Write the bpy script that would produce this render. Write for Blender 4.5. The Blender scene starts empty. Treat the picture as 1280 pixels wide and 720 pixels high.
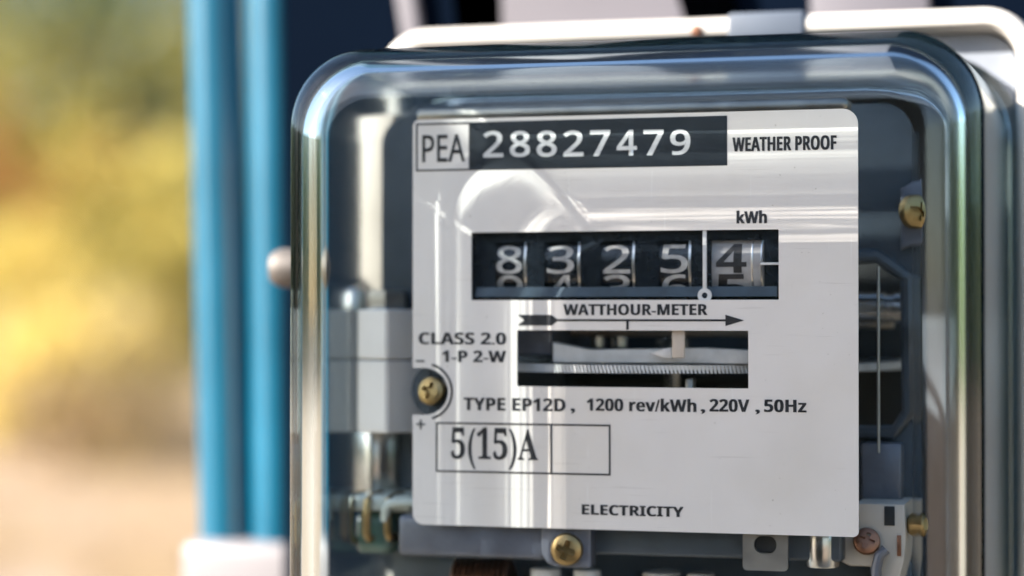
import bpy, bmesh, math, random
from mathutils import Vector, Matrix, noise

random.seed(7)
sc = bpy.context.scene
col = sc.collection
MM = 0.001
rad = math.radians

# ------------------------------------------------------------------ camera
FPX = 2700.0                                    # focal length in pixels of a 1280 px wide frame
D, TH = 0.405, rad(13)
CAM = Vector((D * math.sin(TH), -D * math.cos(TH), 0.0))
YAW = TH + math.atan(157 / FPX)
PITCH = math.atan(30 / FPX)
FWD = Vector((-math.sin(YAW) * math.cos(PITCH), math.cos(YAW) * math.cos(PITCH), math.sin(PITCH)))
RIGHT = Vector((math.cos(YAW), math.sin(YAW), 0.0))
UP = RIGHT.cross(FWD)
cam_d = bpy.data.cameras.new('camera')
cam = bpy.data.objects.new('camera', cam_d)
col.objects.link(cam)
cam.matrix_world = Matrix((( RIGHT.x, UP.x, -FWD.x, CAM.x), (RIGHT.y, UP.y, -FWD.y, CAM.y),
                           (RIGHT.z, UP.z, -FWD.z, CAM.z), (0, 0, 0, 1)))
cam_d.sensor_width = 36
cam_d.lens = 36 * FPX / 1280
cam_d.clip_start = 0.02
cam_d.clip_end = 2000
cam_d.dof.use_dof = True
cam_d.dof.focus_distance = 0.392
cam_d.dof.aperture_fstop = (cam_d.lens * 0.001) / 0.013
cam_d.dof.aperture_blades = 9
sc.camera = cam

# ------------------------------------------------------------------ sky, sun, exposure
SUN = Vector((-1.47, -1.0, 0.98)).normalized()       # from the scene towards the sun
EL = math.asin(SUN.z)
w = bpy.data.worlds.new('World')
sc.world = w
w.use_nodes = True
nt = w.node_tree
sky = nt.nodes.new('ShaderNodeTexSky')
sky.sky_type = 'NISHITA'
sky.sun_disc = False
sky.sun_elevation = EL
sky.sun_rotation = math.atan2(SUN.x, SUN.y)
nt.links.new(sky.outputs[0], nt.nodes['Background'].inputs[0])
nt.nodes['Background'].inputs[1].default_value = 0.085
sl = bpy.data.lights.new('sun', 'SUN')
sl.energy = 5.0
sl.angle = rad(0.5)
sl.color = (1.0, 0.93, 0.84)
so = bpy.data.objects.new('sun', sl)
col.objects.link(so)
so.rotation_euler = SUN.to_track_quat('Z', 'Y').to_euler()
so.location = SUN * 5
vs = sc.view_settings
vs.view_transform = 'Standard'
vs.look = 'None'
vs.exposure = 1.97
vs.gamma = 1
vs.use_curve_mapping = False

sc.render.engine = 'CYCLES'
cy = sc.cycles
cy.max_bounces = 24
cy.transmission_bounces = 20
cy.glossy_bounces = 10
cy.diffuse_bounces = 4
cy.transparent_max_bounces = 16
cy.caustics_refractive = True
cy.caustics_reflective = False
cy.blur_glossy = 0.6
cy.sample_clamp_indirect = 0.46
cy.sample_clamp_direct = 0
cy.use_denoising = True
try:
    cy.denoiser = 'OPENIMAGEDENOISE'
    cy.denoising_input_passes = 'RGB_ALBEDO_NORMAL'
    cy.denoising_prefilter = 'ACCURATE'
except Exception:
    pass
so.data.cycles.is_caustics_light = True


def W(px, py, y=0.0):
    """World point on the plane at depth y (mm behind the nameplate) seen at a pixel of the 1280x720 photograph."""
    d = FWD * FPX + RIGHT * (px - 640) - UP * (py - 360)
    s = (y * MM - CAM.y) / d.y
    return (CAM + d * s) / MM


def WX(px, y=0.0, py=380):
    return W(px, py, y).x


def WZ(py, y=0.0, px=797):
    return W(px, py, y).z


# ------------------------------------------------------------------ materials
def mat(name, color, rough=0.5, metal=0.0, spec=0.5, coat=0.0, coat_rough=0.12, noise_amt=0.0, noise_scale=200.0, bump=0.0, bump_scale=600.0,
        color2=None, stretch=None):
    m = bpy.data.materials.new(name)
    m.use_nodes = True
    t = m.node_tree
    b = t.nodes['Principled BSDF']
    b.inputs['Base Color'].default_value = (*color, 1)
    b.inputs['Roughness'].default_value = rough
    b.inputs['Metallic'].default_value = metal
    b.inputs['Specular IOR Level'].default_value = spec
    b.inputs['Coat Weight'].default_value = coat
    b.inputs['Coat Roughness'].default_value = coat_rough
    if noise_amt or color2 or bump:
        tc = t.nodes.new('ShaderNodeTexCoord')
        mp = t.nodes.new('ShaderNodeMapping')
        if stretch:
            mp.inputs['Scale'].default_value = stretch
        t.links.new(tc.outputs['Object'], mp.inputs[0])
    if noise_amt or color2:
        n = t.nodes.new('ShaderNodeTexNoise')
        n.inputs['Scale'].default_value = noise_scale
        n.inputs['Detail'].default_value = 6
        t.links.new(mp.outputs[0], n.inputs['Vector'])
        r = t.nodes.new('ShaderNodeValToRGB')
        r.color_ramp.elements[0].position = 0.32
        r.color_ramp.elements[1].position = 0.68
        c2 = color2 or tuple(c * (1 - noise_amt) for c in color)
        r.color_ramp.elements[0].color = (*c2, 1)
        r.color_ramp.elements[1].color = (*color, 1)
        t.links.new(n.outputs['Fac'], r.inputs[0])
        t.links.new(r.outputs[0], b.inputs['Base Color'])
        rr = t.nodes.new('ShaderNodeMapRange')
        rr.inputs[3].default_value = max(0.02, rough * 0.8)
        rr.inputs[4].default_value = min(1, rough * 1.25)
        t.links.new(n.outputs['Fac'], rr.inputs[0])
        t.links.new(rr.outputs[0], b.inputs['Roughness'])
    if bump:
        n2 = t.nodes.new('ShaderNodeTexNoise')
        n2.inputs['Scale'].default_value = bump_scale
        n2.inputs['Detail'].default_value = 4
        t.links.new(mp.outputs[0], n2.inputs['Vector'])
        bp = t.nodes.new('ShaderNodeBump')
        bp.inputs['Strength'].default_value = bump
        bp.inputs['Distance'].default_value = 0.0003
        t.links.new(n2.outputs['Fac'], bp.inputs['Height'])
        t.links.new(bp.outputs[0], b.inputs['Normal'])
    return m


def glass_mat(name, color, rough=0.0, ior=1.5):
    m = bpy.data.materials.new(name)
    m.use_nodes = True
    t = m.node_tree
    t.nodes.remove(t.nodes['Principled BSDF'])
    g = t.nodes.new('ShaderNodeBsdfGlass')
    g.inputs['Color'].default_value = (*color, 1)
    g.inputs['Roughness'].default_value = rough
    g.inputs['IOR'].default_value = ior
    t.links.new(g.outputs[0], t.nodes['Material Output'].inputs['Surface'])
    return m


M = dict(
    glass=glass_mat('clear_glass', (0.985, 0.992, 0.992)),
    glass_wall=glass_mat('greenish_wall_glass', (0.86, 0.915, 0.925), 0.085),
    plate=mat('satin_white_plate', (0.84, 0.79, 0.755), 0.42, spec=0.4, noise_amt=0.07, noise_scale=45, bump=0.06, bump_scale=2500),
    ink=mat('black_ink', (0.012, 0.013, 0.018), 0.5, noise_amt=0.3, noise_scale=900),
    bar=mat('black_print', (0.010, 0.016, 0.024), 0.4, noise_amt=0.2, noise_scale=400),
    inkw=mat('white_ink', (0.72, 0.72, 0.72), 0.5, noise_amt=0.1, noise_scale=900),
    white=mat('white_enamel', (0.56, 0.53, 0.49), 0.35, coat=0.2, noise_amt=0.08, noise_scale=60, bump=0.05, bump_scale=800),
    slate=mat('slate_painted_metal', (0.060, 0.078, 0.102), 0.36, noise_amt=0.35, noise_scale=90, bump=0.15, bump_scale=900),
    tray=mat('blue_grey_tray', (0.30, 0.32, 0.37), 0.45, noise_amt=0.3, noise_scale=40, bump=0.1),
    gasket=mat('pale_gasket', (0.25, 0.275, 0.32), 0.5, noise_amt=0.3, noise_scale=50, bump=0.1),
    digit=mat('worn_digit_paint', (0.50, 0.50, 0.50), 0.5, noise_amt=0.45, noise_scale=700),
    grey_drum=mat('grey_drum_plastic', (0.38, 0.38, 0.39), 0.4, noise_amt=0.3, noise_scale=400),
    glint=mat('dull_glint', (0.30, 0.31, 0.32), 0.4, metal=1.0),
    slate_light=mat('grey_cast_metal', (0.15, 0.165, 0.21), 0.36, metal=0.25, noise_amt=0.35, noise_scale=140, bump=0.25, bump_scale=1100),
    navy=mat('navy_painted_board', (0.0022, 0.0045, 0.010), 0.95, spec=0.0, noise_amt=0.4, noise_scale=8),
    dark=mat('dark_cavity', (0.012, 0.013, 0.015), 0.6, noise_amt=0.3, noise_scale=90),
    black=mat('black_gloss_plastic', (0.010, 0.015, 0.022), 0.22, noise_amt=0.3, noise_scale=300),
    ledge=mat('skylit_black_plastic', (0.026, 0.048, 0.070), 0.35, noise_amt=0.45, noise_scale=260),  # blue of the sky light on the ledge is put into this colour
    steel=mat('bright_steel', (0.62, 0.61, 0.60), 0.24, metal=1.0, noise_amt=0.2, noise_scale=200, bump=0.1, bump_scale=700),
    alu=mat('spun_aluminium', (0.70, 0.70, 0.69), 0.3, metal=1.0, noise_amt=0.12, noise_scale=300),
    zinc=mat('zinc_plate', (0.40, 0.385, 0.36), 0.42, metal=1.0, noise_amt=0.3, noise_scale=150, bump=0.15),
    brass=mat('aged_brass', (0.40, 0.29, 0.14), 0.36, metal=1.0, noise_amt=0.45, noise_scale=350, bump=0.2),
    copper=mat('copper_wire', (0.34, 0.17, 0.11), 0.4, metal=1.0, noise_amt=0.3, noise_scale=200),
    magnet=mat('white_magnet_paint', (0.90, 0.87, 0.84), 0.3, coat=0.3, noise_amt=0.08, noise_scale=90, bump=0.1),
    jaw=mat('grey_sintered_metal', (0.86, 0.85, 0.84), 0.34, noise_amt=0.25, noise_scale=260, bump=0.2),
    band=mat('blue_grey_band', (0.075, 0.095, 0.13), 0.6, noise_amt=0.2, noise_scale=60),
    stud=mat('weathered_stud', (0.15, 0.135, 0.125), 0.6, metal=0.6, noise_amt=0.4, noise_scale=150, bump=0.2),
    ivory=mat('ivory_moulding', (0.52, 0.46, 0.40), 0.4, noise_amt=0.12, noise_scale=90, bump=0.1),
    beige=mat('beige_strip', (0.62, 0.54, 0.47), 0.4, noise_amt=0.25, noise_scale=60),
    bobbin=mat('green_bobbin', (0.10, 0.19, 0.16), 0.2, coat=0.6, noise_amt=0.4, noise_scale=160),
    bobbin_white=mat('milky_bobbin', (0.62, 0.68, 0.62), 0.3, coat=0.4, noise_amt=0.2, noise_scale=160),
    pipe=mat('blue_conduit', (0.0003, 0.094, 0.165), 0.30, spec=0.5, coat=0.3, coat_rough=0.22, noise_amt=0.25, noise_scale=25),
    saddle=mat('white_pvc', (0.21, 0.20, 0.21), 0.4, noise_amt=0.05, noise_scale=30),
    batten=mat('pale_grey_paint', (0.115, 0.108, 0.125), 0.5, noise_amt=0.15, noise_scale=20),
)


def age_plate(m):
    """faint yellowed stains, hairline scratches and specks of dust on the nameplate"""
    t = m.node_tree
    b_ = t.nodes['Principled BSDF']
    src = b_.inputs['Base Color'].links[0].from_socket
    tc = t.nodes.new('ShaderNodeTexCoord')
    def layer(prev, scale, detail, lo, hi, colour, amount, stretch=(1, 1, 1), rot=0.0):
        mp = t.nodes.new('ShaderNodeMapping')
        mp.inputs['Scale'].default_value = stretch
        mp.inputs['Rotation'].default_value = (0, rot, 0)
        t.links.new(tc.outputs['Object'], mp.inputs[0])
        n = t.nodes.new('ShaderNodeTexNoise')
        n.inputs['Scale'].default_value = scale
        n.inputs['Detail'].default_value = detail
        t.links.new(mp.outputs[0], n.inputs['Vector'])
        r = t.nodes.new('ShaderNodeMapRange')
        r.inputs[1].default_value = lo
        r.inputs[2].default_value = hi
        r.inputs[4].default_value = amount
        t.links.new(n.outputs['Fac'], r.inputs[0])
        mx = t.nodes.new('ShaderNodeMix')
        mx.data_type = 'RGBA'
        t.links.new(r.outputs[0], mx.inputs[0])
        t.links.new(prev, mx.inputs[6])
        mx.inputs[7].default_value = (*colour, 1)
        return mx.outputs[2]
    c = layer(src, 28, 5, .50, .75, (0.60, 0.53, 0.42), .35)
    c = layer(c, 60, 3, .64, .70, (0.55, 0.50, 0.46), .30, (1, 1, 24), .5)
    c = layer(c, 50, 3, .66, .71, (0.90, 0.87, 0.84), .5, (20, 1, 1), .2)
    c = layer(c, 1500, 1, .74, .78, (0.35, 0.30, 0.25), .6)
    t.links.new(c, b_.inputs['Base Color'])


age_plate(M['plate'])


# ------------------------------------------------------------------ mesh helpers (all lengths in mm)
class B:
    """Collects shapes, in millimetres, into one mesh."""
    def __init__(s):
        s.bm = bmesh.new()

    def merge(s, tmp):
        me = bpy.data.meshes.new('tmp')
        tmp.to_mesh(me)
        tmp.free()
        s.bm.from_mesh(me)
        bpy.data.meshes.remove(me)
        return s

    def box(s, x0, x1, y0, y1, z0, z1, bev=0.0, seg=2, rot=None):
        t = bmesh.new()
        bmesh.ops.create_cube(t, size=1)
        c = Vector(((x0 + x1) / 2, (y0 + y1) / 2, (z0 + z1) / 2))
        for v in t.verts:
            v.co = Vector((v.co.x * (x1 - x0), v.co.y * (y1 - y0), v.co.z * (z1 - z0)))
        if bev:
            bmesh.ops.bevel(t, geom=list(t.edges), offset=bev, segments=seg, affect='EDGES', profile=0.5)
        for v in t.verts:
            v.co = (rot @ v.co if rot else v.co) + c
        return s.merge(t)

    def prism(s, poly, y0, y1, bev=0.0, seg=2):
        """Polygon in x, z, extruded from y0 (front) to y1 (back)."""
        t = bmesh.new()
        a = [t.verts.new((x, y0, z)) for x, z in poly]
        b = [t.verts.new((x, y1, z)) for x, z in poly]
        f = t.faces.new(a)
        t.faces.new(list(reversed(b)))
        n = len(a)
        for i in range(n):
            t.faces.new((a[i], b[i], b[(i + 1) % n], a[(i + 1) % n]))
        bmesh.ops.recalc_face_normals(t, faces=list(t.faces))
        if bev:
            ed = [e for e in t.edges if all(abs(v.co.y - y0) < 1e-6 for v in e.verts)]
            bmesh.ops.bevel(t, geom=ed, offset=bev, segments=seg, affect='EDGES', profile=0.5)
        return s.merge(t)

    def lathe(s, prof, c, axis, seg=32, closed=True):
        """prof: list of (radius, distance along axis) from c."""
        t = bmesh.new()
        ax = Vector(axis).normalized()
        u = ax.orthogonal().normalized()
        v = ax.cross(u)
        rings = []
        for r, h in prof:
            rings.append([t.verts.new(Vector(c) + ax * h + (u * math.cos(k * 2 * math.pi / seg) + v * math.sin(k * 2 * math.pi / seg)) * r)
                          for k in range(seg)])
        for a, b in zip(rings, rings[1:]):
            for k in range(seg):
                t.faces.new((a[k], a[(k + 1) % seg], b[(k + 1) % seg], b[k]))
        if closed:
            t.faces.new(list(reversed(rings[0])))
            t.faces.new(rings[-1])
        bmesh.ops.recalc_face_normals(t, faces=list(t.faces))
        return s.merge(t)

    def cyl(s, p0, p1, r, seg=28, ch=0.0):
        p0, p1 = Vector(p0), Vector(p1)
        L = (p1 - p0).length
        pr = [(r, 0), (r, L)] if not ch else [(r - ch, 0), (r - ch * .3, ch * .3), (r, ch), (r, L - ch), (r - ch * .3, L - ch * .3), (r - ch, L)]
        return s.lathe(pr, p0, p1 - p0, seg)

    def tube(s, pts, r, seg=12):
        t = bmesh.new()
        pts = [Vector(p) for p in pts]
        rings = []
        prev = None
        for i, p in enumerate(pts):
            d = (pts[min(i + 1, len(pts) - 1)] - pts[max(i - 1, 0)]).normalized()
            u = (d.orthogonal() if prev is None else prev - d * prev.dot(d)).normalized()
            prev = u
            v = d.cross(u)
            rings.append([t.verts.new(p + (u * math.cos(k * 2 * math.pi / seg) + v * math.sin(k * 2 * math.pi / seg)) * r) for k in range(seg)])
        for a, b in zip(rings, rings[1:]):
            for k in range(seg):
                t.faces.new((a[k], a[(k + 1) % seg], b[(k + 1) % seg], b[k]))
        t.faces.new(list(reversed(rings[0])))
        t.faces.new(rings[-1])
        bmesh.ops.recalc_face_normals(t, faces=list(t.faces))
        return s.merge(t)


def link(name, me, material, parent=None, smooth=True, angle=35):
    o = bpy.data.objects.new(name, me)
    col.objects.link(o)
    if material is not None and not me.materials:
        me.materials.append(material)
    if smooth:
        for p in me.polygons:
            p.use_smooth = True
        try:
            me.set_sharp_from_angle(angle=rad(angle))
        except Exception:
            pass
    if parent is not None:
        o.parent = parent
    return o


def build(b, name, material, parent=None, smooth=True, angle=35):
    for v in b.bm.verts:
        v.co *= MM
    me = bpy.data.meshes.new(name)
    b.bm.to_mesh(me)
    b.bm.free()
    return link(name, me, material, parent, smooth, angle)


def empty(name, loc, label, cat, group=None):
    o = bpy.data.objects.new(name, None)
    o.empty_display_size = 0.02
    col.objects.link(o)
    o.location = loc
    o['label'] = label
    o['category'] = cat
    if group:
        o['group'] = group
    return o


def styled(s, style):
    """plain text to the sans-serif (light or bold) or bold serif alphabets of the built-in font stack"""
    up, lo, dg_ = {'bold': (0x1D5D4, 0x1D5EE, 0x1D7EC), 'light': (0x1D5A0, 0x1D5BA, 0x1D7E2), 'serif': (0x1D400, 0x1D41A, 0x1D7CE)}[style]
    return ''.join(chr(up + ord(c) - 65) if 'A' <= c <= 'Z' else chr(lo + ord(c) - 97) if 'a' <= c <= 'z' else chr(dg_ + ord(c) - 48) if '0' <= c <= '9' else c for c in s)


def text_bm(s, x0, x1, z0, z1, bold=0.0, shear=0.0):
    """Glyph outlines of s filled and fitted to the rectangle x0..x1, z0..z1 (mm); returns a flat bmesh in the plane y = 0."""
    c = bpy.data.curves.new('t', 'FONT')
    c.body = s
    c.offset = bold
    c.shear = shear
    c.resolution_u = 4
    o = bpy.data.objects.new('t', c)
    col.objects.link(o)
    bpy.context.view_layer.update()
    dg = bpy.context.evaluated_depsgraph_get()
    me = bpy.data.meshes.new_from_object(o.evaluated_get(dg))
    bpy.data.objects.remove(o)
    bpy.data.curves.remove(c)
    t = bmesh.new()
    t.from_mesh(me)
    bpy.data.meshes.remove(me)
    xs = [v.co.x for v in t.verts]
    ys = [v.co.y for v in t.verts]
    a, b_, c_, d_ = min(xs), max(xs), min(ys), max(ys)
    for v in t.verts:
        v.co = Vector((x0 + (v.co.x - a) / (b_ - a) * (x1 - x0), 0, z0 + (v.co.y - c_) / (d_ - c_) * (z1 - z0)))
    bmesh.ops.recalc_face_normals(t, faces=list(t.faces))
    for f in t.faces:
        if f.normal.y > 0:
            f.normal_flip()
    return t


def flat_poly(name, poly, y, material, parent):
    b = B()
    vs_ = [b.bm.verts.new((x, y, z)) for x, z in poly]
    f = b.bm.faces.new(vs_)
    f.normal_update()
    if f.normal.y > 0:
        f.normal_flip()
    return build(b, name, material, parent, smooth=False)


def rrect(x0, x1, z0, z1, r, n=8):
    """Rounded rectangle outline; r may be one radius or four (bottom-left, bottom-right, top-right, top-left)."""
    rs = r if isinstance(r, (tuple, list)) else (r,) * 4
    out = []
    for (cx, cz, a0, q) in ((x0, z0, 180, rs[0]), (x1, z0, 270, rs[1]), (x1, z1, 0, rs[2]), (x0, z1, 90, rs[3])):
        q = max(q, 1e-4)
        ox = cx + q if cx == x0 else cx - q
        oz = cz + q if cz == z0 else cz - q
        for k in range(n + 1):
            a = rad(a0 + 90 * k / n)
            out.append((ox + q * math.cos(a), oz + q * math.sin(a)))
    return out


def holed_plate(outer, holes, y0, th):
    """Plate with holes: front face at y0, thickness th (mm). Returns a mesh (metres)."""
    c = bpy.data.curves.new('p', 'CURVE')
    c.dimensions = '2D'
    c.fill_mode = 'BOTH'
    c.extrude = th / 2 * MM
    for poly in [outer] + holes:
        sp = c.splines.new('POLY')
        sp.points.add(len(poly) - 1)
        for p, (x, z) in zip(sp.points, poly):
            p.co = (x * MM, z * MM, 0, 1)
        sp.use_cyclic_u = True
    o = bpy.data.objects.new('p', c)
    col.objects.link(o)
    bpy.context.view_layer.update()
    dg = bpy.context.evaluated_depsgraph_get()
    me = bpy.data.meshes.new_from_object(o.evaluated_get(dg))
    bpy.data.objects.remove(o)
    bpy.data.curves.remove(c)
    me.transform(Matrix.Translation((0, (y0 + th / 2) * MM, 0)) @ Matrix.Rotation(rad(90), 4, 'X'))
    return me


# ================================================================== SETTING (large things first)
GROUND_Z = -1.5
b = B()
N = 60
S_ = 400.0
grid = [[b.bm.verts.new((S_ * 1000 * (i / N - .5) * 2, S_ * 1000 * (j / N - .5) * 2, GROUND_Z * 1000)) for i in range(N + 1)] for j in range(N + 1)]
for j in range(N):
    for i in range(N):
        b.bm.faces.new((grid[j][i], grid[j][i + 1], grid[j + 1][i + 1], grid[j + 1][i]))
ground = build(b, 'ground', mat('dry_earth', (0.32, 0.255, 0.20), 0.9, noise_amt=0, noise_scale=0.35, color2=(0.310, 0.210, 0.124)), None, smooth=False)
ground['kind'] = 'structure'


def at_dist(px, py, dist):
    d = (FWD * FPX + RIGHT * (px - 640) - UP * (py - 360)).normalized()
    return CAM + d * (dist / Vector((d.x, d.y, 0)).length)


def leaf_mat(name, c1, c2):
    m = mat(name, c1, 0.55, color2=c2, noise_scale=1.6)
    return m


def shrub(name, label, cat, centre_px, base_dist, width, z_top, n_clumps, leaf, mats, trunk=False, group=None, bottom=0.0):
    """A bush or tree: stems plus a crown of leaf-sized faces in clumps. Real size, standing on the ground."""
    p = at_dist(centre_px, 390, base_dist)
    base = Vector((p.x, p.y, GROUND_Z))
    r = empty(name, base, label, cat, group)
    h = z_top - GROUND_Z
    sb = B()
    nst = 1 if trunk else 5
    tips = []
    for k in range(nst):
        a = random.random() * 6.28
        lean = width * (0.12 if trunk else 0.28)
        top = Vector((math.cos(a) * lean, math.sin(a) * lean, h * (0.72 if trunk else 0.6)))
        pts = [Vector((0, 0, 0)).lerp(top, q / 6) + Vector((noise.noise((q * .7, k, 3.1)), noise.noise((q * .7, k, 9.4)), 0)) * width * .04 for q in range(7)]
        sb.tube([q * 1000 for q in pts], 1000 * h * (0.028 if trunk else 0.012), 8)
        if trunk:
            for q in (3, 4, 5):
                for s in range(2):
                    aa = random.random() * 6.28
                    e = pts[q] + Vector((math.cos(aa) * width * .32, math.sin(aa) * width * .32, h * .16))
                    sb.tube([pts[q] * 1000, (pts[q].lerp(e, .5) + Vector((0, 0, .03 * h))) * 1000, e * 1000], 1000 * h * .009, 6)
    build(sb, 'trunk' if trunk else 'stem', M['bark'], r)
    verts, faces = [], []
    lo = h * (0.35 if trunk else 0.05) if not bottom else bottom
    for c in range(n_clumps):
        while True:
            q = Vector((random.uniform(-1, 1), random.uniform(-1, 1), random.uniform(-1, 1)))
            if .25 < q.length < 1:
                break
        cc = Vector((q.x * width * .5, q.y * width * .5, (lo + h) / 2 + q.z * (h - lo) / 2))
        rr = width * random.uniform(.07, .15)
        for l in range(46):
            d = Vector((random.gauss(0, 1), random.gauss(0, 1), random.gauss(0, .8))) * rr * .6
            o_ = cc + d
            u = Vector((random.gauss(0, 1), random.gauss(0, 1), random.gauss(0, .6))).normalized()
            v = u.orthogonal().normalized()
            v = (Matrix.Rotation(random.random() * 6.28, 3, u) @ v)
            L = leaf * random.uniform(.7, 1.3)
            i0 = len(verts)
            verts += [o_, o_ + u * L * .5 + v * L * .28, o_ + u * L, o_ + u * L * .5 - v * L * .28]
            faces.append((i0, i0 + 1, i0 + 2, i0 + 3))
    me = bpy.data.meshes.new('crown' if trunk else 'foliage')
    me.from_pydata([tuple(v) for v in verts], [], faces)
    for mm in mats:
        me.materials.append(mm)
    for p_ in me.polygons:
        p_.material_index = int(noise.noise(Vector(verts[p_.vertices[0]]) * (2.5 / width)) * len(mats) * 1.2 + len(mats) / 2) % len(mats)
    link('crown' if trunk else 'foliage', me, None, r, smooth=False)
    return r


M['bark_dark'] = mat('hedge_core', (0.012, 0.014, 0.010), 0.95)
M['bark'] = mat('bark', (0.12, 0.09, 0.06), 0.9, noise_amt=.4, noise_scale=9)
lf_green = leaf_mat('leaf_green', (0.065, 0.095, 0.022), (0.038, 0.06, 0.016))
lf_olive = leaf_mat('leaf_olive', (0.38, 0.32, 0.05), (0.25, 0.23, 0.04))
lf_yellow = leaf_mat('leaf_yellow', (0.72, 0.55, 0.13), (0.58, 0.45, 0.10))
lf_orange = leaf_mat('leaf_orange', (0.40, 0.165, 0.02), (0.30, 0.12, 0.018))
lf_straw = leaf_mat('leaf_straw', (0.443, 0.294, 0.153), (0.369, 0.301, 0.142))

shrub('broadleaf_tree', 'tall green tree with a dense crown, farthest behind the yellow bushes', 'tree', 90, 34, 9.0, 6.5, 420, .17, [lf_green, lf_green, lf_olive], True)
shrub('autumn_shrub', 'rust orange bush in front of the green tree', 'shrub', -30, 26, 2.0, 2.7, 110, .11, [lf_orange, lf_orange, lf_olive])
shrub('yellow_bush', 'broad golden yellow bush at the left edge below the rust orange bush', 'shrub', 10, 24, 2.6, 1.05, 170, .10, [lf_yellow, lf_yellow, lf_olive], group=None)
shrub('olive_bush', 'tall olive yellow bush standing right beside the blue conduits', 'shrub', 200, 26, 2.5, 2.3, 170, .10, [lf_olive, lf_yellow, lf_olive])
shrub('tall_olive_bush', 'brownish olive bush between the rust orange bush and the blue conduits', 'shrub', 110, 30, 2.9, 3.0, 190, .11, [lf_olive, lf_olive, lf_yellow, lf_orange])
shrub('straw_bush', 'low straw coloured bush in front of the golden yellow bush', 'shrub', 100, 21, 2.4, .15, 120, .09, [lf_straw, lf_yellow])

lf_dark = leaf_mat('leaf_dark', (0.030, 0.045, 0.022), (0.018, 0.028, 0.015))
hb = Vector((CAM.x, CAM.y, GROUND_Z)) + Vector((-1.15, -3.6, 0))  # unseen dark hedge, added only to dim reflections in the glass cover
hedge = shrub('reflection_hedge', 'dark hedge added behind the viewpoint to darken reflections in the meter glass', 'hedge', 0, 5, 2.0, -.1, 4, .05, [lf_dark])
for ch in list(hedge.children):
    bpy.data.objects.remove(ch)
hedge.location = hb
hv, hf = [], []
for k in range(9000):
    f_ = random.random()
    o_ = Vector((random.uniform(-2.2, 1.9), random.uniform(-.35, .35) if f_ < .25 else .35 - abs(random.gauss(0, .06)), random.uniform(.02, 2.5)))
    u = Vector((random.gauss(0, 1), random.gauss(0, 1), random.gauss(0, 1))).normalized()
    v = u.orthogonal().normalized()
    L = random.uniform(.07, .13)
    i0 = len(hv)
    hv += [tuple(q) for q in (o_, o_ + u * L * .5 + v * L * .35, o_ + u * L, o_ + u * L * .5 - v * L * .35)]
    hf.append((i0, i0 + 1, i0 + 2, i0 + 3))
me = bpy.data.meshes.new('foliage')
me.from_pydata(hv, [], hf)
link('foliage', me, lf_dark, hedge, smooth=False)
hs = B()
for k in range(12):
    x = -2050 + k * 355
    hs.tube([(x, 0, 0), (x + 25, 15, 900), (x - 20, -20, 2200)], 28, 8)
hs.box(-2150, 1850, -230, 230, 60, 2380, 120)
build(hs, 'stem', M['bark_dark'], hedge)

# far-off wood behind the bushes; unseen sides added to colour the glass reflections
tv, tf = [], []
for k in range(26000):
    az = rad(random.uniform(-125, 118))
    o_ = Vector((-math.sin(az), math.cos(az), 0)) * random.uniform(44, 56)
    top = 6.5 + 3.2 * noise.noise(o_ * .16)
    o_.z = GROUND_Z + top * random.random() ** .8
    u = Vector((random.gauss(0, 1), random.gauss(0, 1), random.gauss(0, .7))).normalized()
    v = u.orthogonal().normalized()
    L = random.uniform(.6, 1.3)
    i0 = len(tv)
    tv += [tuple(q) for q in (o_, o_ + u * L * .5 + v * L * .35, o_ + u * L, o_ + u * L * .5 - v * L * .35)]
    tf.append((i0, i0 + 1, i0 + 2, i0 + 3))
me = bpy.data.meshes.new('treeline')
me.from_pydata(tv, [], tf)
tl = link('treeline', me, leaf_mat('leaf_wood', (0.14, 0.18, 0.06), (0.08, 0.11, 0.04)), None, smooth=False)
tl['kind'] = 'stuff'
tl['label'] = 'far off green wood behind the bushes, its unseen sides added to colour the glass edges'
tl['category'] = 'wood'

# dry grass around the bushes: nobody could count it
gv, gf = [], []
ax = at_dist(100, 390, 1) - CAM
ax.z = 0
ax.normalize()
sd = Vector((-ax.y, ax.x, 0))
for k in range(26000):
    dd = random.uniform(9, 30)
    o_ = Vector((CAM.x, CAM.y, GROUND_Z)) + ax * dd + sd * random.uniform(-.09, .09) * dd
    if noise.noise(o_ * 1.3) < -0.12:
        continue
    hh = random.uniform(.04, .13)
    a = random.random() * 6.28
    t_ = Vector((math.cos(a), math.sin(a), 0))
    i0 = len(gv)
    gv += [tuple(o_ - t_ * .006), tuple(o_ + t_ * .006), tuple(o_ + Vector((random.gauss(0, .03), random.gauss(0, .03), hh)))]
    gf.append((i0, i0 + 1, i0 + 2))
me = bpy.data.meshes.new('dry_grass')
me.from_pydata(gv, [], gf)
gr = link('dry_grass', me, mat('straw', (0.401, 0.274, 0.172), .8, color2=(0.36, 0.28, 0.15), noise_scale=.8), None, smooth=False)
gr['kind'] = 'stuff'
gr['label'] = 'short dry straw grass growing on the bare earth'
gr['category'] = 'grass'

# ------------------------------------------------------------------ mounting board behind the meter, with pale battens
BY = 104.0                                      # mm, front of the board
bx0, bx1 = WX(352, BY), 160.0
board = empty('mounting_board', Vector(((bx0 + bx1) / 2, BY, -300)) * MM,
              'dark navy board behind the meter with pale vertical battens', 'board')


def child(b_, name, m, parent, **k):
    o = build(b_, name, m, parent, **k)
    o.matrix_parent_inverse = Matrix.Translation(-parent.location)
    return o


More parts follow.
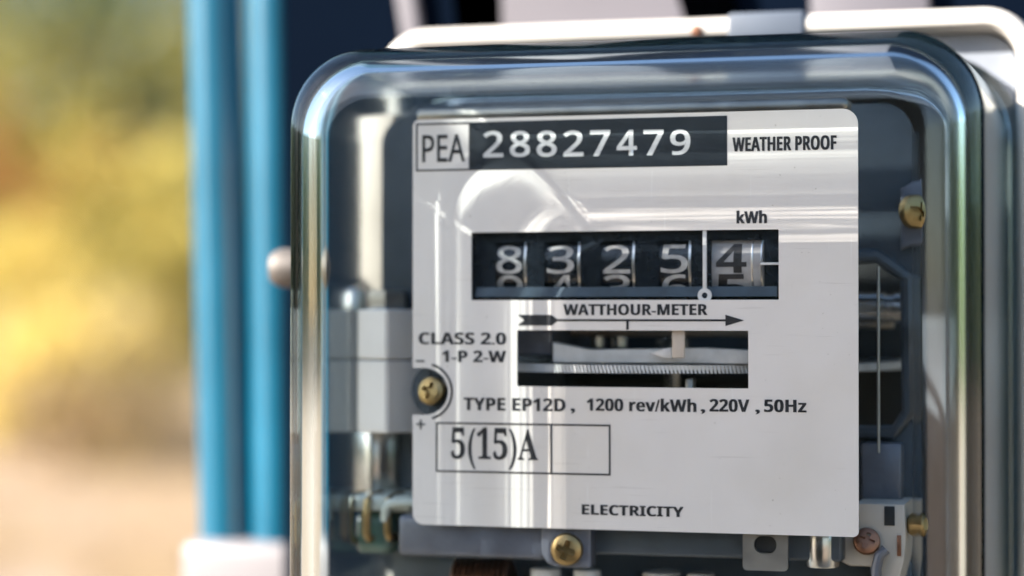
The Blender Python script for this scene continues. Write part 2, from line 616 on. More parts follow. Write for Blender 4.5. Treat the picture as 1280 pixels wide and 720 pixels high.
child(B().box(bx0, bx1, BY, BY + 18, -1500, 330, 1.5), 'panel', M['navy'], board)
for (p0, p1, q0, q1) in ((496, 520, 520, 542), (626, 850, 630, 900), (1012, 1160, 1016, 1166)):
    ya = BY - 4
    xa, xb = WX(p0, ya, 0), WX(p1, ya, 0)
    za, zb = 330, -120
    xc, xd = WX(q0, ya, 40), WX(q1, ya, 40)
    z0_ = WZ(0, ya)
    z1_ = WZ(40, ya)
    sl0, sl1 = (xc - xa) / (z1_ - z0_) * .25, (xd - xb) / (z1_ - z0_) * .25
    child(B().prism([(xa + sl0 * (zb - z0_), zb), (xb + sl1 * (zb - z0_), zb), (xb + sl1 * (za - z0_), za), (xa + sl0 * (za - z0_), za)], ya, BY - .3, .6),
          'batten', M['batten'], board)

# ------------------------------------------------------------------ blue conduits and their white saddle
PY = 118.0
for (top_px, bot_px, width_px, lab) in ((268, 288, 76, 'blue plastic conduit on the outer side, farther from the meter'),
                                        (342, 353, 76, 'blue plastic conduit next to the meter cover')):
    zt, zb = WZ(0, PY, 300), WZ(720, PY, 300)
    xt, xb = WX(top_px, PY, 0), WX(bot_px, PY, 720)
    k = (xb - xt) / (zb - zt)
    rr = width_px / 2 * (PY * MM - CAM.y) / FPX / MM
    pts = [((xt + k * (z - zt)) - 0, PY + 1.5 * math.sin(z / 90.0), z) for z in [330 - 20 * i for i in range(93)] if z > -1500]
    cpipe = build(B().tube(pts, rr, 40), 'blue_conduit', M['pipe'])
    cpipe['label'] = lab
    cpipe['category'] = 'conduit'
    cpipe['group'] = 'blue conduits beside the meter'
zs = WZ(678, PY - 12, 300)
sx0, sx1 = WX(226, PY - 12, 700), WX(392, PY - 12, 700)
sad = empty('pipe_saddle', Vector(((sx0 + sx1) / 2, PY, zs - 22)) * MM, 'white plastic saddle clamping both blue conduits', 'pipe clamp')
child(B().box(sx0, sx1, PY - 13, PY + 13, zs - 24, zs, 3.0, 3), 'strap', M['saddle'], sad)
sb_ = B()
sb_.lathe([(0.1, -1.8), (2.2, -1.6), (3.2, -.6), (3.4, 0)], ((sx0 + sx1) / 2, PY - 13, zs - 14), (0, 1, 0), 20)
child(sb_, 'screw', M['zinc'], sad)

# ================================================================== THE METER
meter = empty('electricity_meter', (0, 0, 0), 'single phase electricity meter with clear glass cover and white nameplate', 'electricity meter')

# ---- base: white enamelled rim, slate inner tray
RY = 44.0
ex0, ex1 = WX(470, RY, 60), WX(1300, RY, 60)
ezt = WZ(20, RY, 900)
ezb = -96.0
b = B()
outer = rrect(ex0, ex1, ezb, ezt, 11, 10)
n_ = len(outer)


def ring_loop(bm, x0, x1, z0, z1, r, y, ins, n=10):
    return [bm.verts.new((x, y, z)) for x, z in rrect(x0 + ins, x1 - ins, z0 + ins, z1 - ins, max(r - ins, .8), n)]


prof = [(100, 0), (RY + 2.2, 0), (RY + .9, .35), (RY + .2, 1.1), (RY, 2.2), (RY + .2, 3.4), (RY + .9, 4.1), (RY + 2.2, 4.5), (RY + 6, 4.6)]
loops = [ring_loop(b.bm, ex0, ex1, ezb, ezt, 11, y, i) for y, i in prof]
for a, c in zip(loops, loops[1:]):
    for k in range(len(a)):
        b.bm.faces.new((a[k], a[(k + 1) % len(a)], c[(k + 1) % len(a)], c[k]))
b.bm.faces.new(loops[0])
bmesh.ops.recalc_face_normals(b.bm, faces=list(b.bm.faces))
base = build(b, 'base_rim', M['white'], meter)

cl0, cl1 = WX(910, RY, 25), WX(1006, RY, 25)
build(B().box(cl0, cl1, RY - .5, RY + 9, ezt - 4.9, ezt + .5, .7, 3), 'rim_band', M['band'], meter)  # darker blue-grey band added over the top of the rim
rsx, rsz = WX(871, RY, 37), WZ(38, RY, 871)
build(B().lathe([(.2, -.7), (.9, -.6), (1.25, -.2), (1.3, .6)], (rsx, RY + .1, ezt - 2.9), (0, 1, 0), 20), 'rim_rivet', M['copper'], meter)

# ---- glass cover (closed solid shell, open at the back)
CY0 = -26.0                                     # front of the glass
CY1 = RY + 5.5                                  # back of the glass
gx0, gx1 = WX(365, CY0 + 9, 300), WX(1228, CY0 + 6, 300)
gzt = WZ(46, CY0 + 6, 800)
gzb = -66.0
TG = 4.2
b = B()
NC = 28
OUT = [(CY1, -2.6), (CY1 - 3.0, -2.6), (CY1 - 3.8, -2.2), (CY1 - 4.4, -1.2), (CY1 - 5.5, -.9)]
fr = 10.2
OUT += [(CY1 - 5.5 - (CY1 - 5.5 - (CY0 + fr)) * k / 6, -.9 + .9 * k / 6) for k in range(1, 6)]
OUT += [(CY0 + fr - fr * math.sin(rad(a)), fr - fr * math.cos(rad(a))) for a in range(0, 91, 3)]
OUT += [(CY0, fr + 1.0), (CY0, fr + 5), (CY0, fr + 20)]
fi = fr - TG + .2
INN = [(CY1, TG - .95), (CY1 - 5.5, TG - .9)]
INN += [(CY1 - 5.5 - (CY1 - 5.5 - (CY0 + TG + fi)) * k / 6, TG - .9 + .9 * k / 6) for k in range(1, 6)]
INN += [(CY0 + TG + fi - fi * math.sin(rad(a)), TG + fi - fi * math.cos(rad(a))) for a in range(0, 91, 3)]
INN += [(CY0 + TG, TG + fi + 1), (CY0 + TG, TG + fi + 6), (CY0 + TG, TG + fi + 20)]
RC = 14.5


def wob(co, amp, s):
    """slow unevenness of pressed glass"""
    n3 = noise.noise_vector(Vector(co) * s)
    return Vector(co) + Vector((n3.x, n3.y, n3.z)) * amp


rings = []
for prof_, amp in ((OUT, .14), (INN, .26)):
    for y, ins in prof_:
        r = max(RC - .62 * ins, 5.5)
        pts = rrect(gx0 + ins, gx1 - ins, gzb + ins, gzt - ins, r, NC)
        flat = (y < CY0 + .001 and prof_ is OUT) or (prof_ is INN and y < CY0 + TG + .001)
        rings.append(([b.bm.verts.new(wob((x, y, z), 0 if flat else amp * min(1, (y - CY0) / 5), .05)) for x, z in pts], prof_ is OUT))
# subdivide the straight sides evenly comes from the bisects below
no = len(OUT)
o_r = [r for r, q in rings if q]
i_r = [r for r, q in rings if not q]
for R_, rev in ((o_r, False), (i_r, True)):
    for a, c in zip(R_, R_[1:]):
        for k in range(len(a)):
            b.bm.faces.new((a[k], a[(k + 1) % len(a)], c[(k + 1) % len(a)], c[k]))
    b.bm.faces.new(R_[-1])
for k in range(len(o_r[0])):
    b.bm.faces.new((o_r[0][k], o_r[0][(k + 1) % len(o_r[0])], i_r[0][(k + 1) % len(o_r[0])], i_r[0][k]))
bmesh.ops.recalc_face_normals(b.bm, faces=list(b.bm.faces))
cover = build(b, 'glass_cover', M['glass'], meter, angle=60)
cover.data.materials.append(M['glass_wall'])
for p in cover.data.polygons:
    p.material_index = 0 if p.center.y < (CY0 + TG + 1.0) * MM and abs(p.normal.y) > .75 else 1

# ---- seal stud on the left of the cover
sx, sz = WX(356, 24, 335), WZ(335, 24, 352)
st = B().lathe([(0.6, -3.5), (3.0, -3.3), (3.6, -2.4), (4.1, -1.2), (4.1, 2.5), (3.0, 3.2), (1.8, 3.4), (1.8, 5.2)], (sx + .5, 24, sz), (1, 0.15, 0), 28)
build(st, 'seal_stud', M['stud'], meter)['label'] = 'domed metal seal stud on the left side of the cover'

# ---- inner tray (slate) with back
b = B()
ti = 9.0
b.box(ex0 + 5.2, ex1 - 5.2, 96, 99.5, ezb + 5.2, ezt - 5.2)
tray = build(b, 'inner_tray', M['tray'], meter)
gasket = link('gasket', holed_plate(rrect(ex0 + 4.75, ex1 - 4.75, ezb + 4.75, ezt - 4.75, 7, 6),
                                    [rrect(gx0 + 5, gx1 - 5, gzb + 5, gzt - 5, 8, 6)], CY1 + .15, 1.2), M['gasket'], meter)

# ---- frame plate behind the nameplate (slate cast frame with an opening on the right)
FY = 24.0
fx0, fx1 = WX(480, FY), WX(1142, FY)
fzt, fzb = WZ(138, FY), WZ(735, FY)
hole_r = [(WX(700, FY), WZ(345, FY)), (WX(1098, FY), WZ(322, FY)), (WX(1112, FY), WZ(332, FY)), (WX(1136, FY), WZ(350, FY)), (WX(1138, FY), WZ(510, FY)), (WX(1118, FY), WZ(535, FY)), (WX(700, FY), WZ(545, FY))]
fr_me = holed_plate(rrect(fx0, fx1, fzb, fzt, 6, 6), [hole_r], FY, 4)
frame = link('frame_plate', fr_me, M['slate'], meter)
# raised lip round that opening
lip = [Vector((x, FY - .6, z)) for x, z in hole_r]
build(B().tube(lip, 1.5, 10), 'opening_lip', M['slate'], meter)
# column standing left of the plate: beige strip with a dark side
LY = 30.0
build(B().box(WX(434, LY), WX(480, LY), LY, LY + 8, WZ(384, LY), WZ(120, LY), 1.0), 'support_strip', M['beige'], meter)
build(B().box(WX(480.5, LY), WX(560, LY), LY + 4, LY + 20, WZ(560, LY), WZ(120, LY), .6), 'side_plate', M['slate'], meter)

tb0, tb1 = WX(524, 6), WX(1062, 6)
build(B().box(tb0, tb1, 5, 12, WZ(147, 6), WZ(129, 6), 1.2, 3), 'upper_crossbar', M['zinc'], meter)

# ---- white magnet block at the left
KY = 7.0
kx0, kx1 = WX(421, KY), WX(520, KY)
for (p0, p1) in ((387, 449), (451, 541)):
    z1, z0 = WZ(p0, KY, 470), WZ(p1, KY, 470)
    blk = B()
    t = bmesh.new()
    xb = WX(486, KY)
    poly = [(kx0, 5.4), (kx0 + 1.4, 4.9), (xb, 0), (kx1, 5.5), (kx1, 28), (kx0, 28)]
    a = [t.verts.new((x, KY + d, z0)) for x, d in poly]
    c = [t.verts.new((x, KY + d, z1)) for x, d in poly]
    t.faces.new(a); t.faces.new(list(reversed(c)))
    for k in range(len(a)):
        t.faces.new((a[k], c[k], c[(k + 1) % len(a)], a[(k + 1) % len(a)]))
    bmesh.ops.recalc_face_normals(t, faces=list(t.faces))
    bmesh.ops.bevel(t, geom=list(t.edges), offset=.35, segments=2, affect='EDGES')
    blk.merge(t)
    build(blk, 'magnet_block', M['magnet'], meter)
nx, nz = WX(482, KY + 12), WZ(384, KY + 12, 482)
build(B().cyl((nx, KY + 14, nz - .5), (nx, KY + 14, nz + 3.4), 4.3, 6, .35), 'nut', M['zinc'], meter, angle=25)
build(B().lathe([(6.0, 0), (6.2, .3), (6.0, .7)], (nx, KY + 14, nz - 1.0), (0, 0, 1), 28), 'washer', M['steel'], meter)
build(B().lathe([(2.5, 0), (2.4, 3.2), (1.6, 4.4), (.4, 4.9)], (WX(425, 20), 22, WZ(384, 20, 430) - .5), (0, 0, 1), 20), 'stud', M['steel'], meter)
# pole piece below the block
pz1, pz0 = WZ(541, KY + 6, 470) - .3, WZ(622, KY + 6, 470)
build(B().cyl((WX(468, KY + 18), KY + 19, pz0), (WX(468, KY + 18), KY + 19, pz1), 6.7, 40, .3), 'pole_piece', M['steel'], meter)
build(B().box(WX(432, KY + 26), WX(528, KY + 26), KY + 27, KY + 29, pz0 - 4, pz1 - .4, .4), 'pole_backing', M['slate'], meter)
# coil bobbin with brass wires at the lower left
qx0, qx1 = WX(424, 10), WX(520, 10)
qz1, qz0 = WZ(618, 10, 470), WZ(700, 10, 470)
build(B().box(qx0, qx1, 9, 28, qz1 - 3.2, qz1, .9, 3), 'bobbin_flange', M['bobbin_white'], meter)
build(B().box(qx0 + 1.5, qx0 + 12.0, 10.5, 26, qz0 + 1.0, qz1 - 3.3, 2.5, 4), 'bobbin', M['bobbin'], meter)
for px in (433, 462, 488):
    x = WX(px, 8)
    za, zb = WZ(626, 8, 470), WZ(676 - (px - 433) * .1, 8, 470)
    build(B().tube([(x + .2, 16, za + .7), (x + .1, 11, za + .8), (x, 8.6, za + .1), (x - .05, 8.2, za - 1.0), (x - .1, 8.2, (za + zb) / 2), (x - .1, 8.3, zb + .8), (x, 9.0, zb), (x, 12, zb - .3)], .78, 10),
          'brass_wire', M['brass'], meter)
hx, hz = WX(486, 8), WZ(628, 8, 490)
build(B().tube([(hx - .2, 8.4, hz - 3.5), (hx, 8, hz - 1.2), (hx + .7, 8, hz - .2), (hx + 2, 8, hz + .1), (hx + 8, 8, hz + .3)], 1.05, 12), 'coil_lead', M['bobbin_white'], meter)

# ---- lower crossbar with screw boss, clip, pins, ivory terminal carrier
CBY = 3.0
cx0, cx1 = WX(500, CBY), WX(1052, CBY)
cz1, cz0 = WZ(650, CBY, 770), WZ(703, CBY, 770)
build(B().box(cx0, WX(684, CBY), CBY, CBY + 9, cz0, cz1, 1.2, 3), 'crossbar', M['slate_light'], meter)
build(B().box(WX(684.5, CBY), cx1, CBY + 2.5, CBY + 9, cz0 + 1.2, cz1, .8, 3), 'crossbar', M['slate'], meter)
bx, bz = WX(713, CBY), WZ(685, CBY, 713)
build(B().prism(rrect(bx - 5.2, bx + 4.6, bz - 3.5, bz + 4.6, (3.4, .6, .6, 1.5), 6), CBY - .8, CBY + 2.6, .5), 'screw_boss', M['slate_light'], meter)


def screw(c, axis, r, name='screw', m='brass'):
    """pan head screw with a real cross recess"""
    ax = Vector(axis).normalized()
    q = B()
    t = bmesh.new()
    seg = 32
    # cap with a cross recess, local axis +z, then rotate to the axis
    prof = [(r, 0), (r, r * .28), (r * .93, r * .42), (r * .72, r * .52)]
    rg = [[t.verts.new((p * math.cos(2 * math.pi * k / seg), p * math.sin(2 * math.pi * k / seg), h)) for k in range(seg)] for p, h in prof]
    def cr(a):
        a = (a + math.pi / 4) % (math.pi / 2) - math.pi / 4
        wv = .17 * r
        return min(.6 * r, wv / max(abs(math.sin(a)), 1e-3))
    for dep in (.54, .1):
        rg.append([t.verts.new((cr(2 * math.pi * k / seg + .3) * math.cos(2 * math.pi * k / seg), cr(2 * math.pi * k / seg + .3) * math.sin(2 * math.pi * k / seg), r * dep)) for k in range(seg)])
    for a, c2 in zip(rg, rg[1:]):
        for k in range(seg):
            t.faces.new((a[k], a[(k + 1) % seg], c2[(k + 1) % seg], c2[k]))
    t.faces.new(rg[-1])
    t.faces.new(list(reversed(rg[0])))
    bmesh.ops.recalc_face_normals(t, faces=list(t.faces))
    mtx = ax.to_track_quat('Z', 'Y').to_matrix()
    for v in t.verts:
        v.co = mtx @ v.co + Vector(c)
    q.merge(t)
    return build(q, name, M[m], meter, angle=28)


screw((bx, CBY - .8, bz), (0.05, -1, 0.02), 3.1)
# clip
lx0, lx1 = WX(930, CBY), WX(986, CBY)
lz1, lz0 = WZ(664, CBY, 950), WZ(712, CBY, 950)
me = holed_plate(rrect(lx0, lx1, lz0, lz1, .8, 4), [rrect((lx0 + lx1) / 2 - 2.1, (lx0 + lx1) / 2 + 2.1, lz1 - 3.9, lz1 - .7, 1.5, 6)], CBY - .2, 1.0)
link('clip', me, M['zinc'], meter)
build(B().cyl(((lx0 + lx1) / 2, CBY + 1.0, lz1 - 2.2), ((lx0 + lx1) / 2, CBY + 2.45, lz1 - 2.2), 2.6, 20), 'clip_plug', M['dark'], meter)
# bright pin
build(B().cyl((WX(1024, CBY), CBY + 5, WZ(704, CBY)), (WX(1024, CBY), CBY + 5, WZ(655, CBY)), 3.2, 32, .4), 'pin', M['steel'], meter)
# ivory carrier at lower right
iv = B()
IY = 9.0
ivp = [(1046, 668), (1072, 668), (1072, 628), (1132, 628), (1134, 670), (1131, 700), (1122, 735), (1092, 735), (1088, 708), (1062, 708), (1046, 700)]
iv.prism([(WX(x, IY), WZ(y, IY, 1090)) for x, y in ivp], IY, IY + 14, .8)
build(iv, 'terminal_carrier', M['ivory'], meter)
build(B().box(WX(1106, IY), WX(1119, IY), IY - .25, IY + 3, WZ(656, IY, 1110), WZ(632, IY, 1110), .1), 'slot', M['dark'], meter)
screw((WX(1084, IY), IY - .1, WZ(676, IY, 1084)), (0.15, -1, .3), 2.5, 'terminal_screw', 'copper')
build(B().cyl((WX(1050, IY), IY - 1.2, WZ(692, IY, 1050)), (WX(1050, IY), IY + 2, WZ(692, IY, 1050)), 1.1, 16, .2), 'rivet', M['copper'], meter)
build(B().lathe([(2.0, 0), (2.4, .8), (2.2, 2.4), (1.2, 3.2)], (WX(1141, 12), 12, WZ(655, 12, 1140)), (.9, -.5, .1), 20), 'brass_stud', M['brass'], meter)
build(B().box(WX(1122, IY), WX(1127, IY), IY - .3, IY + 2, WZ(694, IY, 1124), WZ(668, IY, 1124), .1), 'slot', M['copper'], meter)
build(B().tube([(WX(1098, 8), 8, WZ(738, 8)), (WX(1096, 8), 7.6, WZ(700, 8)), (WX(1100, 8), 7.4, WZ(684, 8)), (WX(1108, 8), 7.8, WZ(676, 8))], 1.0, 10), 'lead', M['slate_light'], meter)
# behind the bottom edge: coil, bushes and plates just below the crossbar
cz = WZ(724, 14)
cc = B()
for k in range(10):
    x0 = WX(572 + k * 7, 14)
    cc.lathe([(4.0, -.5), (4.5, 0), (4.0, .5)], (x0, 16, cz - 1.5), (1, 0, 0), 24)
build(cc, 'copper_coil', M['copper'], meter)
for (p0, p1, m_) in ((662, 700, 'magnet'), (716, 750, 'magnet'), (802, 850, 'ivory'), (858, 892, 'beige')):
    build(B().cyl((WX((p0 + p1) / 2, 12), 14, cz - 14), (WX((p0 + p1) / 2, 12), 14, cz + 1.8), (p1 - p0) / 2 * .155, 28, .4), 'terminal_post', M[m_], meter)
build(B().box(WX(490, 20), WX(1140, 20), 21.5, 23.8, -70, WZ(690, 20), .5), 'terminal_bridge', M['slate'], meter)
build(B().box(WX(470, 14), WX(1140, 14), 8, 27, -64, cz - 15, 1.0), 'terminal_block', M['slate'], meter)

# ---- brass screw seen in the half round notch of the plate
NXc, NZc = WX(534), WZ(489, 0, 540)
build(B().cyl((NXc + 1.2, 5, NZc), (NXc + 1.2, 12, NZc), 5.6, 36), 'adjuster_boss', M['slate'], meter)
screw((WX(543, 3), 3.6, WZ(489, 3, 543)), (-.15, -1, .15), 2.8)
build(B().box(WX(548, 3), WX(566, 3), 3.6, 4.8, WZ(483, 3, 555), WZ(475, 3, 555), .3), 'adjuster_lever', M['ivory'], meter)

# ---- the right: brass screw on a tab, magnet cylinder
screw((WX(1141, 20), 20, WZ(265, 20, 1141)), (.72, -.7, 0), 3.2)
build(B().prism([(WX(1126, 20), WZ(236, 20, 1140)), (WX(1150, 20), WZ(222, 20, 1140)), (WX(1154, 20), WZ(300, 20, 1140)), (WX(1126, 20), WZ(312, 20, 1140))], 21.2, 23.6, .4), 'screw_tab', M['slate_light'], meter)
zc = WZ(384, 34, 1100)
build(B().lathe([(2.2, 0), (2.4, .2), (2.4, 9), (3.0, 9.2), (3.0, 17), (2.6, 17.3), (2.6, 18.5), (3.0, 18.8), (3.0, 20.5), (1.6, 20.8)], (WX(1000, 34), 34, zc), (1, 0, 0), 32), 'spindle_bearing', M['steel'], meter)
build(B().cyl((WX(1000, 38), 38, WZ(402, 38, 1100)), (WX(1118, 38), 38, WZ(402, 38, 1100)), 1.5, 24, .3), 'bearing_rod', M['zinc'], meter)
build(B().cyl((WX(1099, 14), 14, WZ(560, 14)), (WX(1099, 14), 14, WZ(335, 14)), .28, 12), 'glint_rod', M['glint'], meter)  # thin rod standing in for a bright vertical reflection
build(B().box(WX(1078, 19), WX(1128, 19), 18, 23.4, WZ(622, 19), WZ(548, 19), .6), 'lower_block', M['slate_light'], meter)
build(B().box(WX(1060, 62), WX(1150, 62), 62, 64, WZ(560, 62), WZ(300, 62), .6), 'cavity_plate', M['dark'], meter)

# ---- rotating disc with toothed edge, shaft
DX, DYc, DZ = WX(843, 50), 49.6, -10.0
DR = 47.6
build(B().lathe([(1.4, .12), (6, .12), (6.2, .02), (DR - 2.5, 0), (DR - .6, 0), (DR - .6, -.9), (1.4, -.9)], (DX, DYc, DZ), (0, 0, 1), 128, closed=False), 'rotor_disc', M['alu'], meter, angle=25)
t = B()
nt_ = 400
for k in range(nt_):
    a0, a1 = 2 * math.pi * (k - .30) / nt_, 2 * math.pi * (k + .30) / nt_
    sk = .0045
    vsx = []
    for (r, z, s_) in ((DR - .65, .05, -1), (DR, .0, -1), (DR, -1.5, 1), (DR - .65, -1.5, 1)):
        for a in (a0, a1):
            vsx.append(t.bm.verts.new((DX + r * math.cos(a + s_ * sk), DYc + r * math.sin(a + s_ * sk), DZ + z)))
    for i in range(3):
        t.bm.faces.new((vsx[2 * i], vsx[2 * i + 1], vsx[2 * i + 3], vsx[2 * i + 2]))
    t.bm.faces.new((vsx[0], vsx[2], vsx[4], vsx[6]))
    t.bm.faces.new((vsx[1], vsx[7], vsx[5], vsx[3]))
bmesh.ops.recalc_face_normals(t.bm, faces=list(t.bm.faces))
teeth = build(t, 'edge_teeth', M['jaw'], meter, smooth=False)
teeth['kind'] = 'stuff'
build(B().cyl((DX, DYc, -22), (DX, DYc, 16), 1.5, 24, .2), 'rotor_shaft', M['steel'], meter)
build(B().cyl((DX, DYc, DZ + .15), (DX, DYc, DZ + 4.5), 3.2, 24, .3), 'hub', M['steel'], meter)
# parts seen in the disc window: upper pole faces, brake magnet, post
build(B().box(WX(697, 24), WX(945, 24), 22, 30, WZ(421, 22), WZ(396, 22), .8), 'upper_pole', M['beige'], meter)
for px in (749, 776):
    build(B().lathe([(1.6, 0), (1.6, 2.0), (1.0, 2.6)], (WX(px, 24), 24, WZ(421, 24)), (0, 0, -1), 20), 'pole_stud', M['steel'], meter)
build(B().box(WX(640, 8), WX(693, 8), 8, 40, DZ + 1.6, WZ(395, 8), .8), 'brake_magnet', M['slate_light'], meter)
build(B().box(WX(842, 1.4), WX(858, 1.4), 1.2, 1.9, WZ(447, 1.4), WZ(408, 1.4), .25), 'post', M['beige'], meter)
build(B().prism([(WX(693, 6), DZ + .3), (WX(945, 6), DZ + .3), (WX(945, 6), WZ(437, 6)), (WX(880, 6), WZ(434, 6)), (WX(740, 6), WZ(437, 6)), (WX(693, 6), WZ(428, 6))], 6, 9, .4), 'magnet_jaw', M['jaw'], meter)
build(B().box(WX(700, 88), WX(960, 88), 88, 92, -40, 8, .6), 'rear_plate', M['slate'], meter)
build(B().box(WX(858, 7), WX(868, 7), 7, 10, -32, DZ - 2.5, .4), 'post', M['zinc'], meter)
build(B().prism([(WX(814, 3), WZ(441, 3)), (WX(832, 3), WZ(447, 3)), (WX(842, 3), WZ(448, 3)), (WX(842, 3), WZ(434, 3)), (WX(832, 3), WZ(435, 3))], 3.0, 3.8, .2), 'glint_wedge', M['jaw'], meter)  # bright triangular reflection in the window, modelled as a solid wedge
build(B().box(WX(640, 12), WX(945, 12), 60, 62, -35, DZ - 4, .5), 'lower_pole', M['dark'], meter)

# ================================================================== nameplate
px0, px1 = WX(519), WX(1074)
pz1, pz0 = (WZ(148, 0, 530) + WZ(139, 0, 1065)) / 2, WZ(662.5, 0, 797)
plate_outline = rrect(px0, px1, pz0, pz1, (2.2, 1.0, 2.8, 1.3), 6)
# cut the half round notch into the left side
nr = 4.5
cut = [(NXc + nr * math.cos(rad(a)) * 1.05, NZc + nr * math.sin(rad(a))) for a in range(90, -91, -10)]
left = [p for p in plate_outline]
# outline order: bottom-left, bottom-right, top-right, top-left; the left side closes the loop downwards
outline = left + [(px0, NZc + nr)] + cut + [(px0, NZc - nr)]
rx0, rx1 = WX(592), WX(975)
rz1, rz0 = WZ(289, 0, 784), WZ(375, 0, 784)
dx0, dx1 = WX(649), WX(937)
dz1, dz0 = WZ(413, 0), WZ(484, 0)
pl_me = holed_plate(outline, [rrect(rx0, rx1, rz0, rz1, .12, 2), rrect(dx0, dx1, dz0, dz1, .12, 2)], 0, .5)
plate = link('nameplate', pl_me, M['plate'], meter, angle=30)

INK_Y = -0.06


def lettering(s, a, b_, t_, bt, bold=0.0, m='ink', name='lettering', y=INK_Y, style='bold'):
    t2 = text_bm(styled(s, style), WX(a), WX(b_), WZ(bt, 0, (a + b_) / 2), WZ(t_, 0, (a + b_) / 2), bold)
    q = B()
    for k, dx in enumerate((0, -.07, .07) if style == 'bold' else (0, -.015, .015)):
        t3 = t2.copy()
        for v in t3.verts:
            v.co.y = y - .004 * k
            v.co.x += dx
        q.merge(t3)
    t2.free()
    return build(q, name, M[m], plate, smooth=False)


def print_rect(a, b_, t_, bt, m='ink', name='printed_bar', y=INK_Y):
    c = (a + b_) / 2
    return flat_poly(name, [(WX(a), WZ(bt, 0, c)), (WX(b_), WZ(bt, 0, c)), (WX(b_), WZ(t_, 0, c)), (WX(a), WZ(t_, 0, c))], y, M[m], plate)


def print_frame(x0, x1, z0, z1, t_, name='printed_frame', y=INK_Y):
    q = B()
    o_ = [q.bm.verts.new((x, y, z)) for x, z in ((x0, z0), (x1, z0), (x1, z1), (x0, z1))]
    i_ = [q.bm.verts.new((x, y, z)) for x, z in ((x0 + t_, z0 + t_), (x1 - t_, z0 + t_), (x1 - t_, z1 - t_), (x0 + t_, z1 - t_))]
    for k in range(4):
        f = q.bm.faces.new((o_[k], o_[(k + 1) % 4], i_[(k + 1) % 4], i_[k]))
        f.normal_update()
        if f.normal.y > 0:
            f.normal_flip()
    return build(q, name, M['ink'], plate, smooth=False)


bz1, bz0 = WZ(149.5, 0, 750), WZ(210.5, 0, 750)
flat_poly('serial_bar', [(WX(590), bz0), (WX(911), bz0), (WX(911), bz1), (WX(590), bz1)], INK_Y, M['bar'], plate)
print_frame(WX(523), WX(591), bz0, bz1, .32, y=INK_Y - .03)
lettering('PEA', 531, 584, 169, 203, .012, style='light')
for k, ch in enumerate('28827479'):
    c0 = 607 + k * 33.3
    lettering(ch, c0, c0 + 25, 164.5 - k * .25, 197.5 - k * .45, .02, 'inkw', 'serial_digit', INK_Y - .05, 'light')
lettering('WEATHER PROOF', 918, 1047, 171, 189)
lettering('kWh', 923, 960, 263.5, 279.5)
lettering('WATTHOUR-METER', 707, 886, 380, 394)
lettering('CLASS 2.0', 527, 635, 415.5, 430.5)
lettering('1-P 2-W', 556, 635, 438, 452.5)
lettering('TYPE EP12D', 583, 709, 497, 513)
lettering(',', 716, 721, 510, 516.5)
lettering('1200 rev/kWh', 736, 872, 497.5, 514)
lettering(',', 878, 883, 511, 517)
lettering('220V', 889, 938, 498.5, 514.5)
lettering(',', 946, 951, 511.5, 517.5)
lettering('50Hz', 957, 1009, 499, 515)
lettering('ELECTRICITY', 730, 856, 631, 644)
print_rect(523, 534, 450, 452.3)
print_rect(523.5, 535, 528.8, 530.8)
print_rect(528, 530.4, 524, 536)
# rating box
qz1_, qz0_ = WZ(528.7, 0, 656), WZ(591.5, 0, 656)
print_frame(WX(548), WX(765.5), qz0_, qz1_, .34)
flat_poly('printed_line', [(WX(690.3), qz0_), (WX(692.6), qz0_), (WX(692.6), qz1_), (WX(690.3), qz1_)], INK_Y - .03, M['ink'], plate)
lettering('5(15)A', 567, 675, 534, 586, .004, style='serif')
# arc round the notch
q = B()
ra, rb = 5.05, 5.5
prev = None
for k in range(25):
    a = rad(76 - 152 * k / 24)
    v0 = q.bm.verts.new((NXc + .2 + ra * math.cos(a), INK_Y, NZc + ra * math.sin(a)))
    v1 = q.bm.verts.new((NXc + .2 + rb * math.cos(a), INK_Y, NZc + rb * math.sin(a)))
    if prev:
        q.bm.faces.new((prev[0], prev[1], v1, v0))
    prev = (v0, v1)
build(q, 'printed_arc', M['ink'], plate, smooth=False)
# rotation arrow
zA = WZ(400.3, 0, 790)
xx = WX
q = B()
for fl in ([(xx(696), zA + .2), (xx(909), zA + .2), (xx(909), zA - .2), (xx(696), zA - .2)], [(xx(908.5), zA + 1.05), (xx(932), zA), (xx(908.5), zA - 1.05)],
           [(xx(650), zA + 1.0), (xx(692), zA + 1.0), (xx(692), zA), (xx(658), zA)], [(xx(650), zA - 1.0), (xx(692), zA - 1.0), (xx(692), zA), (xx(658), zA)],
           [(xx(692), zA + 1.0), (xx(699), zA + .2), (xx(699), zA - .2), (xx(692), zA - 1.0)]):
    f = q.bm.faces.new([q.bm.verts.new((x, INK_Y - .004 * len(q.bm.faces), z)) for x, z in fl])
build(q, 'rotation_arrow', M['ink'], plate, smooth=False)
print_rect(785, 788.2, 401.5, 412)

# ================================================================== register (counter) behind its window
GY = 1.6
open_px = [(622, 661), (683, 728), (753, 796), (825, 866), (891, 957)]
oz1, oz0 = WZ(302, GY, 780), WZ(361, GY, 780)
holes = [rrect(WX(a, GY), WX(c, GY), oz0, oz1, .15, 2) for a, c in open_px]
me = holed_plate(rrect(rx0 - 1.5, rx1 + 1.5, rz0 - .8, rz1 + 1.5, .3, 2), holes, GY, .8)
link('register_mask', me, M['black'], meter)
lz_, lz2 = WZ(358.5, .8, 780), WZ(371, .8, 780)
led = B()
lv = [(rx0 + .4, 1.45, lz_ + .4), (rx1 - .4, 1.45, lz_ + .4), (rx1 - .4, .75, lz2 - .9), (rx0 + .4, .75, lz2 - .9), ]
q = led.bm
top = [q.verts.new(v) for v in ((rx0 + .5, 1.55, lz_), (rx1 - .5, 1.55, lz_), (rx1 - .5, .85, lz2), (rx0 + .5, .85, lz2))]
